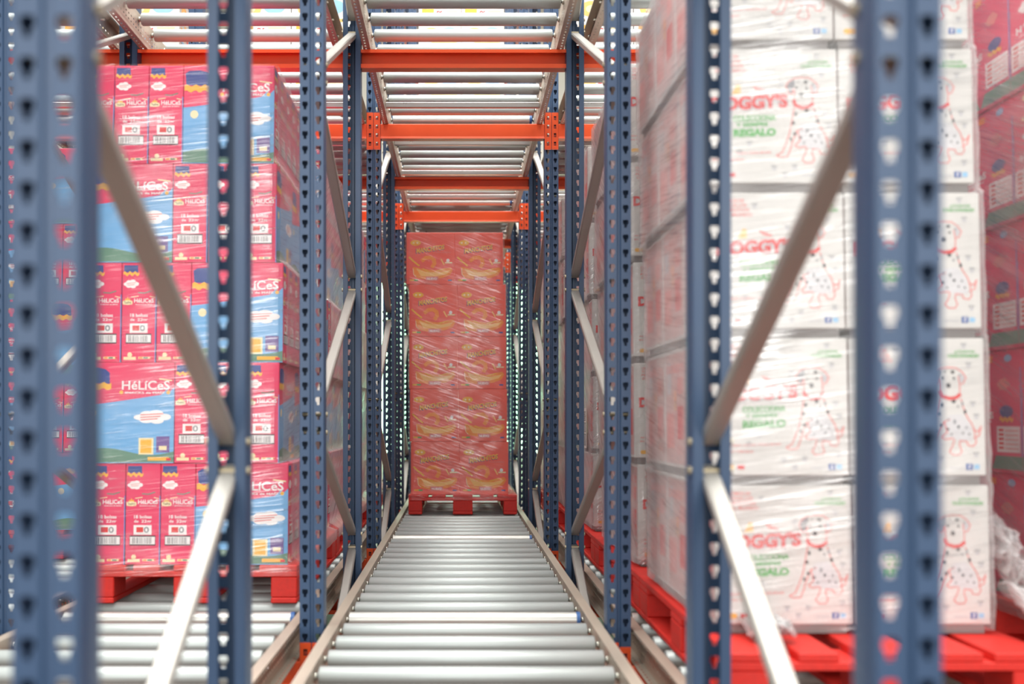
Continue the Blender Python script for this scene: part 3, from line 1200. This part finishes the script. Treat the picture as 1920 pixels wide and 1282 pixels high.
r = pink_load(-1, 3.80, 'nearest left-lane load', EDGE, idx=0)
film(-1, 1, r, 0, 'clear stretch film around the nearest pink load in the left lane', FILM_CLEAR, seed=1)
for i in range(1, 4):
    e = [v + jit.uniform(-0.01, 0.01) for v in (-0.655, -0.68, -0.675, -0.70, -0.71)]
    r = pink_load(-1, 3.80 + 1.228 * i, '%s left-lane load' % ORD[i], e, front_row=False, idx=i)
    film(-1, 1, r, 0, 'wrinkled milky stretch film around the %s pink load in the left lane' % ORD[i], FILM, seed=1 + i)
# far left lane, seen through the holes of the nearest upright
r = pink_load(-2, 5.0, 'far left lane load', [v - 1.04 for v in EDGE], idx=0)
film(-2, 1, r, 0, 'clear stretch film around the pink load in the far left lane', FILM_CLEAR, seed=9)

# ---- far right lane: the same cartons, backs turned to the camera side
M = lane_matrix(2, 1)
which = 'load in the far right lane'
pallet(2, 1, 2.62, 'red wooden pallet under the dark pink cartons of the far right lane', 'red pallets under the pink cartons')
xl = -0.385
lays = []
for l in range(5):
    z = ZT + l * (HH + 0.0015)
    lays.append((z, z + HH, xl - 0.004 * l, 0.385, 2.645, 3.725))
    for q in range(3):
        put(HEL, M, xl + HN / 2 - 0.004 * l, 2.645 + HW * (q + 0.5), z, 0,
            'pink carton with white tables and green stripe, %s from front, %s layer, far right load' % (ORD[q], LAY[l]), 'pink snack cartons of the far right load')
film(2, 1, film_rings(lays, (-0.404, 0.404, 2.612, 3.828)), 0, 'diagonally streaked shiny stretch film around the dark pink load at the right edge', FILM, seed=21)

# ---- right lane: white dog-biscuit cartons
SH = [0.0, -0.004, -0.008, -0.020, -0.028]
lx = lane_x(1)
M = lane_matrix(1, 1)
for pi in range(5):
    y = 2.44 + 1.206 * pi
    which = ('nearest' if pi == 0 else ORD[pi]) + ' right-lane load'
    pallet(1, 1, y, 'red wooden pallet under the white cartons of the %s' % which, 'red pallets under the white dog cartons')
    yb = y + 0.21
    xb = 0.686 - lx + 0.004 * (pi % 2)
    lays = []
    for l in range(5):
        z = ZT + l * (DH + 0.001)
        sx = xb + SH[l] + (0.008 * jit.uniform(-1, 1) if pi else 0)
        lays.append((z, z + DH, sx, sx + 2 * DW + 0.002, yb, yb + 3 * DD))
        for q in range(3):
            lab = 'white dog carton, %s, %s layer, %s' % ('front left' if q == 0 else ORD[q] + ' along the lane side', LAY[l], which)
            put(DOGC, M, sx + DW / 2, yb + DD * (q + 0.5), z, 0, lab, 'white dog snack cartons of the ' + which)
        if pi < 3:
            put(DOGC, M, sx + DW * 1.5 + 0.002, yb + DD * 0.5, z, 0, 'white dog carton, front right, %s layer, %s' % (LAY[l], which), 'white dog snack cartons of the ' + which)
    film(1, 1, film_rings(lays, None), 0, 'milky wrinkled stretch film around the white cartons of the %s' % which, FILM_MILK if pi else FILM_FRONT, seed=30 + pi)

# ---- central lane: orange-red snack cartons on the far pallet
M = lane_matrix(0, 1)
y = 7.33
pallet(0, 1, y, 'red wooden pallet standing across the central roller track', 'red pallets', dx=0.008)
MH = 0.389
mx = [-0.016, -0.024, -0.030, -0.032, -0.052]
lays = []
for l in range(5):
    z = ZT + l * (MH + 0.001)
    lays.append((z, z + MH, mx[l] - 0.362, mx[l] + 0.362, y + 0.03, y + 0.80))
    for cx in (0, 1):
        put(MANC, M, mx[l] - 0.18015 + 0.3603 * cx, y + 0.03 + 0.18, z, 0,
            'orange red carton, %s one of the %s layer in the central lane' % (('left', 'right')[cx], LAY[l]), 'orange red snack cartons of the central load')
film(0, 1, film_rings(lays, (-0.397, 0.413, y - 0.010, y + 1.21)), 0, 'stretch film around the orange red cartons in the central lane, milky towards the bottom', FILM_LIGHT, seed=50)

# ---- upper deck loads of white and yellow cartons
def upper_load(k, y, nl, label, zbase=None, cols=2, depth=1):
    M = lane_matrix(k, 2)
    z0 = 0.0
    if zbase is not None:
        M = M @ Matrix.Translation((0, 0, zbase))
        pallet(k, 2, y, 'red wooden pallet of the %s' % label, 'red pallets of the upper deck', mtx=M)
        z0 = PHT + 0.001
    else:
        pallet(k, 2, y, 'red wooden pallet of the %s' % label, 'red pallets of the upper deck')
        z0 = ZT
    for l in range(nl):
        for cx in range(cols):
            put(UPC, M, -0.182 + 0.364 * cx, y + 0.21, z0 + 0.312 * l, 0,
                'white yellow-printed carton, %s one in the %s layer, %s' % (('left', 'right')[cx], LAY[min(l, 4)] if l < 4 else 'uppermost', label), 'white and yellow cartons of the upper deck')
    return z0 + 0.312 * nl


zt = upper_load(0, 8.35, 3, 'upper-deck central load')
upper_load(0, 8.35, 4, 'load stacked on the upper-deck central load', zbase=zt + 0.002)
for k, nm in ((-1, 'left lane'), (1, 'right lane'), (-2, 'far left lane')):
    upper_load(k, 6.0, 5, 'upper-deck load of the ' + nm)

# ------------------------------------------------------------------ small things
# loose crumpled tail of film at the lower right corner of the nearest white load


def wad(name, path, width, label, seed):
    n, m = 40, 14
    pts, fs = [], []
    P = [Vector(p) for p in path]
    for i in range(n + 1):
        t = i / n * (len(P) - 1)
        a = min(int(t), len(P) - 2)
        c = P[a].lerp(P[a + 1], t - a)
        wd_ = width[a] + (width[a + 1] - width[a]) * (t - a)
        for j in range(m + 1):
            q = j / m - 0.5
            v = Vector((q * wd_, 0.05 * math.sin(j * 1.9 + i * 0.3), 0.012 * math.sin(j * 2.3)))
            nn = Vector((i * 0.31 + seed, j * 0.55, seed * 3))
            v += Vector((noise.noise(nn), noise.noise(nn + Vector((9, 0, 0))), noise.noise(nn + Vector((0, 9, 0))))) * 0.028
            pts.append(c + v)
    for i in range(n):
        for j in range(m):
            fs.append((i * (m + 1) + j, i * (m + 1) + j + 1, (i + 1) * (m + 1) + j + 1, (i + 1) * (m + 1) + j))
    mb = MB()
    mb.add(pts, fs, FILM_WAD, False)
    o = obj(name, mb)
    return tag(o, label, 'film scrap', 'loose film')


E = EYE
wad('loose_film', [(1.46, 2.76, E - 0.38), (1.485, 2.70, E - 0.43), (1.475, 2.68, E - 0.48), (1.50, 2.66, E - 0.53), (1.475, 2.60, E - 0.58), (1.49, 2.52, E - 0.61), (1.51, 2.47, E - 0.635)],
    [0.01, 0.06, 0.05, 0.08, 0.05, 0.04, 0.01], 'crumpled clear film hanging from the lower right corner of the white carton load', 2)
wad('loose_film', [(0.76, 2.60, E - 0.640), (0.80, 2.575, E - 0.635), (0.85, 2.585, E - 0.640)], [0.02, 0.05, 0.02], 'small white lump of film on the pallet under the front left white carton', 5)


def paper_label(M, loc, rz, label, wd_=0.10, h=0.21):
    mb = MB()
    mb.box((-wd_ / 2, -0.0008, 0), (wd_ / 2, 0.0, h), PAPER)
    F = Face(mb, (-wd_ / 2, -0.0008, 0), (1, 0, 0), (0, 0, 1), (0, -1, 0), wd_, h)
    F.barcode(0.15, 0.08, 0.85, 0.34)
    F.barcode(0.15, 0.42, 0.85, 0.62)
    for i in range(5):
        F.line([(0.12, 0.70 + 0.05 * i), (0.8 - 0.1 * (i % 2), 0.70 + 0.05 * i)], 0.004, BLACK, 2)
    o = obj('shipping_label', mb)
    o.matrix_world = M @ Matrix.Translation(loc) @ Matrix.Rotation(rz, 4, 'Z')
    return tag(o, label, 'label', 'shipping labels')


M = lane_matrix(1, 1)
paper_label(M, (-0.398, 4.02, ZT + 0.42), -math.pi / 2, 'white shipping label with barcodes on the side of the second load in the right lane')
paper_label(M, (-0.396, 5.22, ZT + 0.42), -math.pi / 2, 'white shipping label with barcodes on the side of the third load in the right lane')
